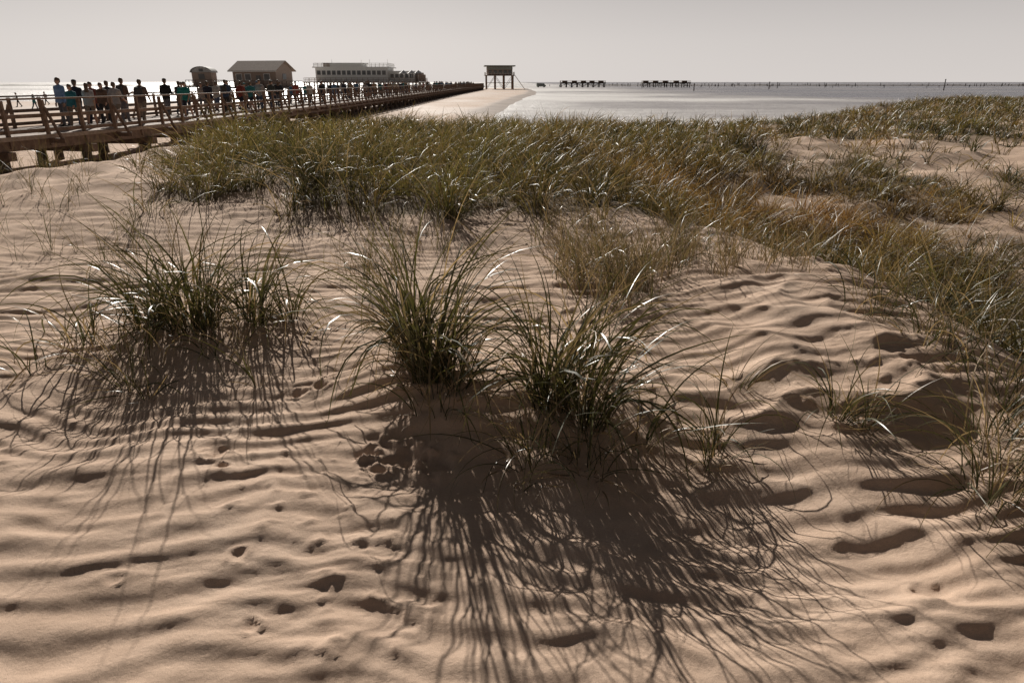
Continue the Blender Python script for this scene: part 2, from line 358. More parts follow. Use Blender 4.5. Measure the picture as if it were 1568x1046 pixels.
# ------------------------------------------------------------------ box builder
class MB:
    def __init__(s): s.V = []; s.F = []
    def raw(s, vs, fs):
        o = len(s.V); s.V += [tuple(v) for v in vs]; s.F += [tuple(i+o for i in f) for f in fs]
    def box(s, c, size, rz=0):
        hx, hy, hz = [q/2 for q in size]; cr, sr = math.cos(rz), math.sin(rz); vs = []
        for dz in (-hz, hz):
            for dx, dy in ((-hx, -hy), (hx, -hy), (hx, hy), (-hx, hy)):
                vs.append((c[0]+dx*cr-dy*sr, c[1]+dx*sr+dy*cr, c[2]+dz))
        s.raw(vs, [(0, 3, 2, 1), (4, 5, 6, 7), (0, 1, 5, 4), (1, 2, 6, 5), (2, 3, 7, 6), (3, 0, 4, 7)])
    def beam(s, p0, p1, w, h):
        p0 = Vector(p0); p1 = Vector(p1); d = (p1-p0).normalized()
        up = Vector((0, 0, 1)) if abs(d.z) < .95 else Vector((0, 1, 0))
        a = d.cross(up).normalized()*w/2; b = a.cross(d).normalized()*h/2
        vs = [p0-a-b, p0+a-b, p0+a+b, p0-a+b, p1-a-b, p1+a-b, p1+a+b, p1-a+b]
        s.raw(vs, [(0, 1, 2, 3), (4, 7, 6, 5), (0, 4, 5, 1), (1, 5, 6, 2), (2, 6, 7, 3), (3, 7, 4, 0)])
    def cyl(s, p0, p1, r0, r1=None, n=8):
        r1 = r0 if r1 is None else r1
        p0 = Vector(p0); p1 = Vector(p1); d = (p1-p0).normalized(); up = Vector((0, 0, 1)) if abs(d.z) < .95 else Vector((0, 1, 0))
        a = d.cross(up).normalized(); b = a.cross(d).normalized(); vs = []
        for p, r in ((p0, r0), (p1, r1)):
            for k in range(n): q = 2*math.pi*k/n; vs.append(p+a*r*math.cos(q)+b*r*math.sin(q))
        s.raw(vs, [tuple(range(n))[::-1], tuple(range(n, 2*n))]+[(k, (k+1) % n, n+(k+1) % n, n+k) for k in range(n)])
    def obj(s, name, mat, parent=None):
        me = bpy.data.meshes.new(name); me.from_pydata(s.V, [], s.F)
        bm = bmesh.new(); bm.from_mesh(me); bmesh.ops.recalc_face_normals(bm, faces=bm.faces); bm.to_mesh(me); bm.free()
        me.materials.append(mat); ob = bpy.data.objects.new(name, me); scene.collection.objects.link(ob)
        if parent: ob.parent = parent
        return ob
def empty(name, loc=(0, 0, 0), rz=0):
    e = bpy.data.objects.new(name, None); scene.collection.objects.link(e); e.location = loc; e.rotation_euler[2] = rz; return e

# ------------------------------------------------------------------ pier
DECK = -.05
path = [(-18.6, 9), (-17.2, 15.5), (-15.7, 22), (-14.7, 26.5), (-14.2, 31), (-14.15, 45), (-14.1, 70), (-13.7, 180), (-11.5, 300)]
pts = [Vector(p) for p in path]
segl = [(pts[i+1]-pts[i]).length for i in range(len(pts)-1)]; tot = sum(segl)
def along(s):
    s = max(0, min(s, tot-1e-6))
    for i, l in enumerate(segl):
        if s <= l:
            d = (pts[i+1]-pts[i]).normalized(); p = pts[i]+d*s
            return p, d
        s -= l
def at(s, off):   # off: metres to the left of the near edge
    p, d = along(s); n = Vector((-d.y, d.x)); q = p+n*off; return q
Wd = 4.2
pier = empty('wooden_pier')
deck, rails, frame, piles, edge = MB(), MB(), MB(), MB(), MB()
s = 0
while s < tot-.2:
    st = .16 if s < 60 else 2.0
    a, b = at(s, -.04), at(s, Wd+.04); c, d = at(min(s+st-.012, tot), -.04), at(min(s+st-.012, tot), Wd+.04)
    z0, z1 = DECK-.05, DECK+random.uniform(-.003, .003)
    deck.raw([(a.x, a.y, z0), (b.x, b.y, z0), (d.x, d.y, z0), (c.x, c.y, z0), (a.x, a.y, z1), (b.x, b.y, z1), (d.x, d.y, z1), (c.x, c.y, z1)],
             [(0, 1, 2, 3), (4, 7, 6, 5), (0, 4, 5, 1), (1, 5, 6, 2), (2, 6, 7, 3), (3, 7, 4, 0)])
    s += st
def v3(p, z): return (p.x, p.y, z)
s = 0; st = 1.5; kk = 0
while s < tot-st:
    for off, sg in ((.06, -1), (Wd-.06, 1)):
        a, b = at(s, off), at(s+st, off)
        rails.beam(v3(a, DECK-.32), v3(a, DECK+1.10), .10, .10)
        rails.beam(v3(a, DECK+1.14), v3(b, DECK+1.14), .16, .055)
        ci, di = at(s, off-sg*.075), at(s+st, off-sg*.075)
        rails.beam(v3(ci, DECK+.62), v3(di, DECK+.62), .04, .12)
        rails.beam(v3(ci, DECK+.16), v3(di, DECK+.16), .04, .12)
        if kk % 2 == 0:   # raking outer brace on the projecting cross bearer
            e0 = at(s, off+sg*.5); e1 = at(s, off+sg*.06)
            frame.beam(v3(e0, DECK-.12), v3(e1, DECK+.86), .06, .08)
            frame.beam(v3(at(s, off+sg*.62), DECK-.17), v3(at(s, off-sg*.4), DECK-.17), .09, .15)
    s += st; kk += 1
s = 0; st = 3.3; k = 0
while s < tot-st:
    for off in (.12, Wd*.36, Wd*.64, Wd-.12):
        a, b = at(s, off), at(s+st, off)
        frame.beam(v3(a, DECK-.235), v3(b, DECK-.235), .14, .34)
    for off in (-.02, Wd+.02):
        a, b = at(s, off), at(s+st, off)
        edge.beam(v3(a, DECK-.03), v3(b, DECK-.03), .05, .13)
    g = at(s, -.25); h = at(s, Wd+.25)
    frame.beam(v3(g, DECK-.53), v3(h, DECK-.53), .28, .26)
    for off in (.15, Wd/2, Wd-.15):
        a = at(s, off); gz = float(height(np.array([a.x]), np.array([a.y]), False)[0])
        piles.cyl((a.x, a.y, gz-.8), (a.x, a.y, DECK-.6), .19, .16, 10)
    if s > 40 and k % 3 == 0:
        a, b = at(s, .3), at(s, Wd-.3)
        frame.beam(v3(a, -1.5), v3(b, DECK-.6), .06, .14)
    s += st; k += 1
deck.obj('deck_planks', MAT_WOODL, pier); rails.obj('handrails', MAT_WOOD, pier); frame.obj('bearers_and_braces', MAT_WOOD, pier)
piles.obj('piles', MAT_DARK, pier); edge.obj('edge_boards', MAT_WOODL, pier)

# ------------------------------------------------------------------ buildings
M_SHING = simple('brown_shingle_roof', (.26, .19, .15), (.42, .32, .26), 4, .85, .5)
M_WALLB = simple('brown_board_wall', (.32, .245, .20), (.46, .36, .31), 3, .8, .3, stretch=(1, 1, 8))
M_WHITE = simple('white_paint', (.80, .79, .77), (.88, .87, .85), 2, .5, .05)
M_GLASS = simple('window_glass', (.10, .105, .11), (.18, .19, .195), .5, .12, 0)
M_GREEN = simple('green_grey_cladding', (.28, .30, .27), (.38, .40, .36), 3, .7, .2)
M_GREY = simple('grey_roof_felt', (.42, .42, .42), (.52, .52, .51), 2, .8, .1)
def stilts(mb, x0, x1, y0, y1, z0, z1, nx, ny, r=.18, brace=True):
    for i in range(nx):
        for j in range(ny):
            x = x0+(x1-x0)*i/(nx-1); y = y0+(y1-y0)*j/(ny-1); mb.cyl((x, y, z0), (x, y, z1), r, r, 7)
    if brace:
        for i in range(nx-1):
            xa = x0+(x1-x0)*i/(nx-1); xb = x0+(x1-x0)*(i+1)/(nx-1)
            for y in (y0, y1):
                if i % 2 == 0: mb.beam((xa, y, z0+.9), (xb, y, z1), .1, .14)
                else: mb.beam((xb, y, z0+.9), (xa, y, z1), .1, .14)
def railing(mb, x0, x1, y0, y1, z, h=1.1, st=1.6):
    for (a, b) in (((x0, y0), (x1, y0)), ((x1, y0), (x1, y1)), ((x0, y1), (x1, y1)), ((x0, y0), (x0, y1))):
        l = math.hypot(b[0]-a[0], b[1]-a[1]); n = max(1, int(l/st))
        for i in range(n):
            t = i/n; mb.box((a[0]+(b[0]-a[0])*t, a[1]+(b[1]-a[1])*t, z+h/2), (.09, .09, h))
        for hh in (h, h*.5): mb.beam((a[0], a[1], z+hh), (b[0], b[1], z+hh), .06, .08)

# gabled hut on piles
e = empty('gabled_beach_house', (-51, 150, 0), -.22)
w = MB(); w.box((0, 0, 2.3), (9.6, 6.4, 3.3)); 
for sx in (-4.8, 4.8): w.raw([(sx-.1*np.sign(sx), -3.2, 3.95), (sx-.1*np.sign(sx), 3.2, 3.95), (sx-.1*np.sign(sx), 0, 5.45), (sx, -3.2, 3.95), (sx, 3.2, 3.95), (sx, 0, 5.45)], [(0, 1, 2), (3, 5, 4), (0, 3, 4, 1), (1, 4, 5, 2), (2, 5, 3, 0)])
w.obj('walls', M_WALLB, e)
w = MB()
for sy in (-1, 1):
    w.raw([(-5.4, sy*3.9, 3.72), (5.4, sy*3.9, 3.72), (5.4, 0, 5.62), (-5.4, 0, 5.62), (-5.4, sy*3.9, 3.56), (5.4, sy*3.9, 3.56), (5.4, 0, 5.44), (-5.4, 0, 5.44)], [(0, 1, 2, 3), (7, 6, 5, 4), (0, 4, 5, 1), (1, 5, 6, 2), (3, 2, 6, 7), (0, 3, 7, 4)])
w.obj('roof', M_SHING, e)
w = MB()
for x in (-3.4, -1.4, 2.8): w.box((x, -3.22, 2.5), (1.2, .06, 1.1))
w.box((.9, -3.22, 1.75), (1.0, .06, 2.1)); w.box((4.82, 0, 2.6), (.06, 1.4, 1.1)); w.obj('windows_and_door', M_GLASS, e)
w = MB()
for x in (-3.4, -1.4, 2.8):
    for dx in (-.66, .66): w.box((x+dx, -3.25, 2.5), (.1, .1, 1.3))
    for dz in (-.6, .6): w.box((x, -3.25, 2.5+dz), (1.22, .1, .1))
w.box((0, -3.95, 3.58), (10.8, .08, .2)); w.obj('trim', M_WHITE, e)
w = MB(); w.box((0, -.6, .5), (13, 10, .3)); stilts(w, -6, 6, -5, 4, -2, .35, 5, 3); railing(w, -6.4, 6.4, -5.5, 4.3, .65); w.obj('platform', MAT_DARK, e)
# small round-roofed hut
e = empty('round_roofed_hut', (-63, 150, 0), .1)
w = MB(); w.box((0, 0, 2.15), (3.8, 3.6, 2.6)); w.obj('walls', M_WALLB, e)
w = MB(); n = 12; vs = []
for y in (-2.1, 2.1):
    for r in (2.15, 1.98):
        for k in range(n+1): q = math.pi*k/n; vs.append((r*math.cos(q), y, 3.35+r*.55*math.sin(q)))
m_ = n+1; fs = []
for k in range(n):
    fs += [(k, k+1, 2*m_+k+1, 2*m_+k), (m_+k, 3*m_+k, 3*m_+k+1, m_+k+1), (k, m_+k, m_+k+1, k+1), (2*m_+k, 2*m_+k+1, 3*m_+k+1, 3*m_+k)]
w.raw(vs, fs)
for y in (-1.8, 1.8): w.raw([(1.9*math.cos(math.pi*k/n), y, 3.35+1.9*.55*math.sin(math.pi*k/n)) for k in range(m_)], [tuple(range(m_))])
w.obj('arched_roof', M_GREY, e)
w = MB(); w.box((0, -1.82, 2.6), (1.2, .06, 1.0)); w.box((0, -1.83, 3.8), (.8, .06, .5)); w.obj('windows', M_GLASS, e)
w = MB(); w.box((0, 0, .7), (6, 6, .28)); stilts(w, -2.6, 2.6, -2.6, 2.6, -2, .56, 3, 2); railing(w, -2.9, 2.9, -2.9, 2.9, .84); w.obj('platform', MAT_DARK, e)
# long pavilion restaurant on piles
e = empty('pile_restaurant_pavilion', (0, 230, 0))
w = MB(); w.box((-49, 0, 3.6), (22, 12, 4.0)); w.box((-34, 1, 3.0), (8.0, 10, 2.9)); w.box((-52, 0, 6.35), (12, 7, .9)); w.obj('walls', M_WHITE, e)
w = MB(); w.box((-49, 0, 5.75), (23.4, 13.4, .3)); w.box((-34.2, 1, 4.6), (9.6, 11.4, .26)); w.box((-52, 0, 6.95), (12.8, 8, .22)); w.obj('flat_roofs', M_WHITE, e)
w = MB()
for i in range(14): w.box((-59+i*1.53, -6.02, 4.2), (1.1, .08, 1.2))
for i in range(5): w.box((-37+i*1.5, -4.03, 3.3), (1.0, .08, 1.1))
w.obj('window_band', M_GLASS, e)
w = MB(); w.box((-45, -1, 1.45), (36, 19, .35)); stilts(w, -62, -28, -9.5, 7.5, -2, 1.28, 12, 3, .22); railing(w, -62.6, -27.4, -10, 8, 1.62); w.obj('platform', MAT_WOODL, e)
w = MB()
railing(w, -60.3, -37.7, -6.4, 6.4, 5.9, 1.0, 1.2)
for x in (-55, -46, -43.5, -38): w.cyl((x, -5, 5.9), (x, -5, 8.0), .06, .04, 6)
for x in (-33, -30.5, -28.5): 
    w.cyl((x, -7, 1.6), (x, -7, 4.6), .06, .05, 6); w.cyl((x, -7, 4.0), (x, -7, 4.9), 1.4, .08, 8)
w.obj('masts_and_parasols', M_WHITE, e)
w = MB(); w.box((-30, 2, 3.0), (3.6, 5, 2.6)); w.box((-28.2, -2, 2.7), (2.4, 2.4, 2.0)); w.box((-57, -3, 6.4), (2, 2, 1.3)); w.obj('kiosks', M_WALLB, e)
# tall pile building near end of pier
e = empty('stilt_beach_house', (-5.4, 312, 0), .08)
w = MB(); w.box((0, 0, 5.9), (10.6, 7.5, 3.2)); w.obj('walls', M_WALLB, e)
w = MB(); w.box((0, 0, 7.85), (13, 9.6, .45)); w.box((0, -3.8, 6.9), (10.7, .12, .9)); w.obj('roof', M_GREEN, e)
w = MB()
for x in (-4, -1.9, .2, 2.3, 4.2): w.box((x, -3.78, 5.6), (1.3, .08, 1.1))
w.obj('windows', M_GLASS, e)
w = MB(); railing(w, -6.1, 6.1, -4.9, 4.4, 4.3, 1.1, 1.2); w.beam((6.2, -4.6, 4.2), (10.5, -4.6, -1.4), 1.2, .18); w.obj('gallery_rail_and_stairs', M_WHITE, e)
w = MB(); w.box((0, -.2, 4.15), (12.6, 9.8, .3)); stilts(w, -5.6, 5.6, -4.4, 4.2, -2.2, 4.0, 4, 3, .2)
w.beam((-5.6, -4.4, 1.2), (5.6, -4.4, 1.2), .14, .2); w.obj('stilts', MAT_WOOD, e)
# low trestle platforms on the flats
for (px, wd_) in ((44.5, 28.5), (97, 30)):
    e = empty('trestle_platform', (px, 460, 0), 0)
    w = MB(); w.box((0, 0, .95), (wd_, 7, .7)); stilts(w, -wd_/2+.6, wd_/2-.6, -3, 3, -2.2, .75, 9, 2, .28); w.obj('deck_and_piles', MAT_DARK, e)
    w = MB(); railing(w, -wd_/2+.2, wd_/2-.2, -3.3, 3.3, 1.3, 1.0, 1.5)
    for i in range(5):
        x = -wd_/2+3+i*(wd_-6)/4+random.uniform(-1, 1); w.box((x, 0, 1.8), (3.2, 1.8, 1.0))
    w.obj('railing_and_crates', MAT_WOOD, e)
# van on the sand flat
e = empty('camper_van', (18.2, 455, -1.6), .15)
w = MB(); prof = [(-2.9, .45), (2.5, .45), (2.9, .7), (2.85, 1.25), (2.2, 1.5), (1.6, 2.35), (-2.85, 2.5), (-2.95, 2.3)]
w.raw([(x, -1, z) for x, z in prof]+[(x, 1, z) for x, z in prof], [tuple(range(8)), tuple(range(8, 16))[::-1]]+[(k, 8+k, 8+(k+1) % 8, (k+1) % 8) for k in range(8)]); w.obj('body', M_GREEN, e)
w = MB()
for x in (-1.9, 1.8):
    for y in (-1.02, .82): w.cyl((x, y, .36), (x, y+.2, .36), .36, .36, 14)
w.obj('wheels', MAT_DARK, e)
w = MB(); w.box((1.2, -1.01, 1.85), (.9, .04, .6)); w.box((-.2, -1.01, 1.85), (1.3, .04, .6)); w.box((-1.9, -1.01, 1.85), (1.3, .04, .6)); w.beam((2.24, 0, 1.52), (1.68, 0, 2.28), 1.7, .05); w.obj('windows', M_GLASS, e)
# distant sandbank with mooring posts
def bank(x0, x1, seed):
    xs_ = np.linspace(x0, x1, 500); vv = []; hh = .75+.7*fbm(xs_*.03, xs_*0, seed, 4)
    for x, h_ in zip(xs_, hh): vv += [(x, 640, -1.75), (x, 646, -1.6+max(.1, h_)), (x, 662, -1.75)]
    ff = []
    for i in range(len(xs_)-1): ff += [(3*i, 3*i+3, 3*i+4, 3*i+1), (3*i+1, 3*i+4, 3*i+5, 3*i+2)]
    mk_mesh('distant_sandbank', np.array(vv), np.array(ff), True, [MAT_DARK])
bank(60, 1500, 120); bank(-1100, -70, 121)
w = MB()
for i in range(150):
    x = random.uniform(70, 560); y = 600+random.uniform(-60, 60); w.cyl((x, y, -2), (x+random.uniform(-.2, .2), y, random.choice([-.4, 0, .4, .9])), .26, .2, 6)
w.obj('mooring_posts', MAT_DARK)
for (x, y, h_) in ((178, 300, 2.4), (120, 340, 1.4), (142, 390, 1.2), (70, 280, .8)):
    w = MB(); w.cyl((x, y, -2.2), (x, y, h_), .22, .17, 8); w.cyl((x, y, h_), (x, y, h_+.25), .26, .26, 8); w.obj('marker_post', MAT_DARK)
# driftline of seaweed under the pier at left
nv = 2600; dx = R.uniform(-21, -12, nv); dy = 17.0+ (dx+21)*.55+R.normal(0, .35, nv)+.5*pn(dx*.6, dx*0, 130)
V, Fq, C = blades(dx, dy, height(dx, dy, False), R.uniform(.08, .35, nv), R.rand(nv)*6.28, R.uniform(1.0, 1.6, nv), R.uniform(-.3, .6, nv), R.uniform(.02, .05, nv), 3,
                  np.tile([[.03, .022, .015]], (nv, 1)), np.tile([[.06, .04, .025]], (nv, 1)))
mk_mesh('seaweed_drift_line', V, Fq, True, [MAT_GRASS], {'col': ('FLOAT_COLOR', C)})

# ------------------------------------------------------------------ people
def objcol_mat(name, rough, rnd=False):
    m, nt, b = new_mat(name); L = nt.links.new
    oi = N(nt, 'ShaderNodeObjectInfo'); tc = N(nt, 'ShaderNodeTexCoord'); nz = noise(nt, 9, 3, .6, tc.outputs['Object'])
    rs = ramp(nt, [(.3, (.7,)*3), (.7, (1.1,)*3)]); L(nz.outputs['Fac'], rs.inputs[0])
    mx = N(nt, 'ShaderNodeMix', data_type='RGBA', blend_type='MULTIPLY'); mx.inputs[0].default_value = 1; L(rs.outputs[0], mx.inputs[7])
    if rnd:
        r = ramp(nt, [(0, (.03, .035, .06)), (.3, (.04, .04, .045)), (.5, (.09, .12, .20)), (.7, (.26, .21, .17)), (.85, (.16, .16, .18))]); r.color_ramp.interpolation = 'CONSTANT'
        L(oi.outputs['Random'], r.inputs[0]); L(r.outputs[0], mx.inputs[6])
    else: L(oi.outputs['Color'], mx.inputs[6])
    L(mx.outputs[2], b.inputs['Base Color']); b.inputs['Roughness'].default_value = rough
    bp = N(nt, 'ShaderNodeBump'); bp.inputs['Strength'].default_value = .4; bp.inputs['Distance'].default_value = .02; L(nz.outputs['Fac'], bp.inputs['Height']); L(bp.outputs[0], b.inputs['Normal'])
    return m
PM = [simple('skin', (.46, .27, .20), (.54, .33, .24), 20, .55, 0), simple('hair', (.06, .04, .028), (.18, .12, .08), 30, .6, .3), objcol_mat('jacket_cloth', .8), objcol_mat('trouser_cloth', .85, True),
      simple('shoe_leather', (.03, .028, .026), (.07, .06, .055), 20, .5, 0), simple('eye_dark', (.01, .01, .01), (.02, .02, .02), 20, .2, 0), simple('lips', (.30, .10, .09), (.34, .12, .10), 20, .5, 0), simple('rucksack_cloth', (.04, .045, .06), (.09, .08, .07), 12, .8, .2)]
def hull(spheres, sub=2):
    bm = bmesh.new()
    for c, r in spheres:
        rv = r if isinstance(r, tuple) else (r, r, r)
        bmesh.ops.create_icosphere(bm, subdivisions=sub, radius=1, matrix=Matrix.Translation(c) @ Matrix.Diagonal((*rv, 1)))
    for f in list(bm.faces): bm.faces.remove(f)
    for ed in list(bm.edges): bm.edges.remove(ed)
    res = bmesh.ops.convex_hull(bm, input=list(bm.verts), use_existing_faces=False)
    bm.verts.ensure_lookup_table()
    used = [v for v in bm.verts if v.link_faces]; idx = {v: i for i, v in enumerate(used)}
    V = [tuple(v.co) for v in used]; Fc = [tuple(idx[v] for v in f.verts) for f in bm.faces]
    bm.free(); return V, Fc
def person_mesh(name, stride=.3, armsw=.3, bendarm=.4, lean=.04, female=False, short=False, pack=False, hat=False, longhair=False, vox=.016):
    parts = []   # (label, spheres)
    def rotx(p, piv, a):
        y, z = p[1]-piv[1], p[2]-piv[2]; c, s_ = math.cos(a), math.sin(a); return (p[0], piv[1]+y*c+z*s_*1.0, piv[2]-y*s_+z*c)
    def up(p):  # lean of the upper body about the hips
        return rotx(p, (0, 0, .95), lean)
    sh = .165 if female else .185; hp = .095 if female else .085
    parts.append((2, [(up((-hp, 0, .93)), (.10, .105, .10)), (up((hp, 0, .93)), (.10, .105, .10)), (up((-.09, 0, 1.15)), (.075, .09, .1)), (up((.09, 0, 1.15)), (.075, .09, .1))]))
    parts.append((2, [(up((-.09, 0, 1.13)), (.075, .09, .08)), (up((.09, 0, 1.13)), (.075, .09, .08)), (up((-.10, .01, 1.33)), (.09, .115, .1)), (up((.10, .01, 1.33)), (.09, .115, .1))]))
    parts.append((2, [(up((-sh+.03, -.005, 1.415)), .06), (up((sh-.03, -.005, 1.415)), .06), (up((0, -.01, 1.46)), .065), (up((0, .01, 1.3)), .11)]))
    parts.append((0, [(up((0, -.01, 1.44)), .056), (up((0, .005, 1.54)), .05)]))
    H = lambda x, y, z: up((x, y+.012, z))
    parts.append((0, [(H(0, -.01, 1.645), (.077, .095, .10)), (H(0, .03, 1.575), (.05, .055, .045)), (H(0, .055, 1.545), (.025, .025, .02))]))
    parts.append((0, [(H(0, .09, 1.635), .011), (H(0, .108, 1.605), .015)]))
    for sx in (-1, 1): parts.append((0, [(H(sx*.08, -.005, 1.635), (.012, .02, .03))]))
    parts.append((1, [(H(0, -.02, 1.675), (.086, .102, .092)), (H(0, -.05, 1.63), (.078, .07, .085))]))
    if longhair: parts.append((1, [(H(0, -.065, 1.62), (.075, .05, .08)), (H(0, -.085, 1.42), (.075, .035, .05))]))
    if hat:
        parts.append((2, [(H(0, -.01, 1.71), (.092, .11, .07))])); parts.append((2, [(H(0, .02, 1.70), (.085, .13, .012))]))
    if pack: parts.append((7, [(up((-.09, -.19, 1.12)), .07), (up((.09, -.19, 1.12)), .07), (up((-.08, -.17, 1.38)), .06), (up((.08, -.17, 1.38)), .06)]))
    hands = []
    for sx in (-1, 1):
        a = stride*sx; hip = (sx*.088, 0, .92)
        kn = (sx*.095, math.sin(a)*.43, .92-math.cos(a)*.43)
        b = a-(.12+.75*max(0, -sx*stride) if sx*stride < 0 else .05)
        an = (sx*.095, kn[1]+math.sin(b)*.40, kn[2]-math.cos(b)*.40)
        lab = 0 if short else 3
        parts.append((3, [(hip, .092), ((kn[0], kn[1]*.9, kn[2]+.04), .066)])); parts.append((lab, [(kn, .06 if short else .066), ((kn[0], kn[1]-.012+(an[1]-kn[1])*.35, kn[2]+(an[2]-kn[2])*.35), .056 if short else .063), (an, .038 if short else .052)]))
        tl = .0 if b > -.2 else b*.8
        t1 = (an[0]+sx*.015, an[1]+math.cos(tl)*.15, an[2]-.045+math.sin(tl)*.15)
        parts.append((4, [((an[0], an[1]-.025, an[2]-.035), (.04, .045, .045)), ((t1[0], t1[1], t1[2]), (.042, .05, .03)), (an, .045)]))
        aa = -armsw*sx; S0 = up((sx*sh, 0, 1.41))
        el = (S0[0]+sx*.045, S0[1]+math.sin(aa)*.29, S0[2]-math.cos(aa)*.29)
        ab = aa+bendarm*(1.2 if sx > 0 else .8)
        wr = (el[0]-sx*.01, el[1]+math.sin(ab)*.25, el[2]-math.cos(ab)*.25)
        parts.append((2, [(S0, .062), (el, .048)])); parts.append((0 if short else 2, [(el, .043), (wr, .030)]))
        dirv = Vector((0, math.sin(ab), -math.cos(ab))); pw = Vector(wr); pk = pw+dirv*.09
        nrm = Vector((sx, 0, 0)); side = dirv.cross(nrm)*sx   # towards the front / thumb side
        if side.y < 0: side = -side
        parts.append((0, [(tuple(pw+dirv*.01), .024), (tuple(pk+side*.026), .016), (tuple(pk-side*.026), .015)]))
        for q, ln in ((.032, .078), (.011, .088), (-.011, .082), (-.032, .064)):
            b0 = pk+side*q-dirv*.01; b1 = b0+dirv*ln*.5-nrm*.006; b2 = b1+dirv*ln*.45-nrm*.022; hands += [[(tuple(b0), .0095), (tuple(b1), .0085)], [(tuple(b1), .0085), (tuple(b2), .007)]]
        t0 = pw+dirv*.03+side*.018; t1_ = t0+side*.028+dirv*.03-nrm*.01; t2_ = t1_+dirv*.032-nrm*.006; hands += [[(tuple(t0), .012), (tuple(t1_), .010)], [(tuple(t1_), .010), (tuple(t2_), .008)]]
    V, Fc = [], []
    for lab, sp in parts:
        v, f = hull(sp); o = len(V); V += v; Fc += [tuple(i+o for i in q) for q in f]
    me = bpy.data.meshes.new('tmp'); me.from_pydata(V, [], Fc); ob = bpy.data.objects.new('tmp', me); scene.collection.objects.link(ob)
    rm = ob.modifiers.new('r', 'REMESH'); rm.mode = 'VOXEL'; rm.voxel_size = vox; sm = ob.modifiers.new('s', 'SMOOTH'); sm.iterations = 2; sm.factor = .5
    dg = bpy.context.evaluated_depsgraph_get(); ev = ob.evaluated_get(dg); me2 = ev.to_mesh()
    nv_ = len(me2.vertices); co = np.empty(nv_*3); me2.vertices.foreach_get('co', co); co = co.reshape(-1, 3)
    faces = [tuple(p.vertices) for p in me2.polygons]; cen = np.array([co[list(f)].mean(0) for f in faces])
    ev.to_mesh_clear(); bpy.data.objects.remove(ob)
    best = np.full(len(cen), 9.); lab = np.zeros(len(cen), int)
    for l, sp in parts:
        dm = np.full(len(cen), 9.)
        cs = [(np.array(c), np.array(r if isinstance(r, tuple) else (r, r, r))) for c, r in sp]
        for i1 in range(len(cs)):
            for i2 in range(i1, len(cs)):
                p0, r0 = cs[i1]; p1, r1 = cs[i2]; d = p1-p0; L2 = max(d @ d, 1e-9)
                t = np.clip(((cen-p0) @ d)/L2, 0, 1)[:, None]; q = p0+t*d; r = r0+t*(r1-r0); k = np.linalg.norm((cen-q)/r, axis=1); dm = np.minimum(dm, (k-1)*r.mean(1))
        if l == 1: dm = dm-.004
        upd = dm < best; best[upd] = dm[upd]; lab[upd] = l
    Vv = [tuple(c) for c in co]; Ff = list(faces); lb = list(lab)
    extra = [(0, h) for h in hands]+[(5, [(H(sx*.032, .082, 1.645), .010)]) for sx in (-1, 1)]+[(6, [(H(-.02, .082, 1.578), .006), (H(.02, .082, 1.578), .006), (H(0, .086, 1.578), .008)])]
    for l, sp in extra:
        v, f = hull(sp, 1); o = len(Vv); Vv += v; Ff += [tuple(i+o for i in q) for q in f]; lb += [l]*len(f)
    mz = min(v[2] for v in Vv); Vv = [(v[0], v[1], v[2]-mz) for v in Vv]
    me = bpy.data.meshes.new(name); me.from_pydata(Vv, [], Ff)
    for m in PM: me.materials.append(m)
    me.polygons.foreach_set('material_index', lb); me.polygons.foreach_set('use_smooth', [True]*len(Ff)); me.update()
    return me
PV = [person_mesh('person_body', .02, .05, .25, .0),
      person_mesh('person_body', .38, .35, .45, .05),
      person_mesh('person_body', -.33, -.3, .4, .05, pack=True),
      person_mesh('person_body', .30, .25, .6, .04, female=True, longhair=True),
      person_mesh('person_body', -.25, -.1, 1.2, .08, hat=True),
      person_mesh('person_body', .22, .25, .4, .02, short=True, female=True, longhair=True),
      person_mesh('person_body', .04, -.05, 1.5, .10, pack=True),
      person_mesh('person_body', -.4, -.4, .5, .06, short=True),
      person_mesh('person_body', .05, .1, .9, .22, hat=True)]
print('faces/person', len(PV[0].polygons))
COLS = [(.02, .02, .025), (.03, .04, .07), (.08, .18, .30), (.03, .20, .22), (.38, .36, .36), (.55, .53, .50), (.34, .07, .05), (.16, .09, .06), (.06, .07, .065), (.12, .22, .36), (.40, .30, .20), (.025, .03, .04)]
def person(v, x, y, z, heading, col, sc=1.0):
    o = bpy.data.objects.new('person', PV[v]); scene.collection.objects.link(o); o.location = (x, y, z); o.rotation_euler[2] = heading; o.scale = (sc, sc, sc); o.color = (*col, 1)
PI = math.pi
near = [(0, -17.5, 28.1, PI*.9, (.20, .34, .60), 1.04), (8, -18.0, 24.3, 1.2, (.05, .05, .06), .98),
        (3, -16.6, 27.3, PI, (.03, .20, .26), .92), (4, -17.2, 28.6, .1, (.02, .02, .03), 1.0), (5, -16.2, 27.7, .2, (.45, .45, .47), .93),
        (1, -17.6, 30.4, PI, (.26, .08, .06), .98), (3, -16.9, 29.9, PI+.2, (.16, .10, .07), .95), (7, -16.0, 29.2, 0, (.40, .37, .36), .98), (2, -17.6, 31.6, 0, (.05, .05, .08), 1.0),
        (6, -16.6, 30.9, -.1, (.18, .11, .08), 1.04), (2, -15.6, 30.5, .1, (.14, .10, .09), 1.03),
        (4, -16.6, 34.8, .05, (.015, .015, .02), 1.04), (5, -15.7, 34.9, PI, (.02, .24, .23), .96), (2, -16.5, 36.4, PI, (.02, .26, .24), .97), (1, -17.4, 38.0, .1, (.04, .04, .05), 1.0),
        (1, -16.0, 38.2, 0, (.03, .03, .05), 1.0), (3, -17.0, 39.8, PI, (.40, .35, .32), .94), (6, -15.9, 40.3, 0, (.04, .07, .14), 1.02), (7, -16.9, 41.5, .1, (.5, .48, .45), 1.0)]
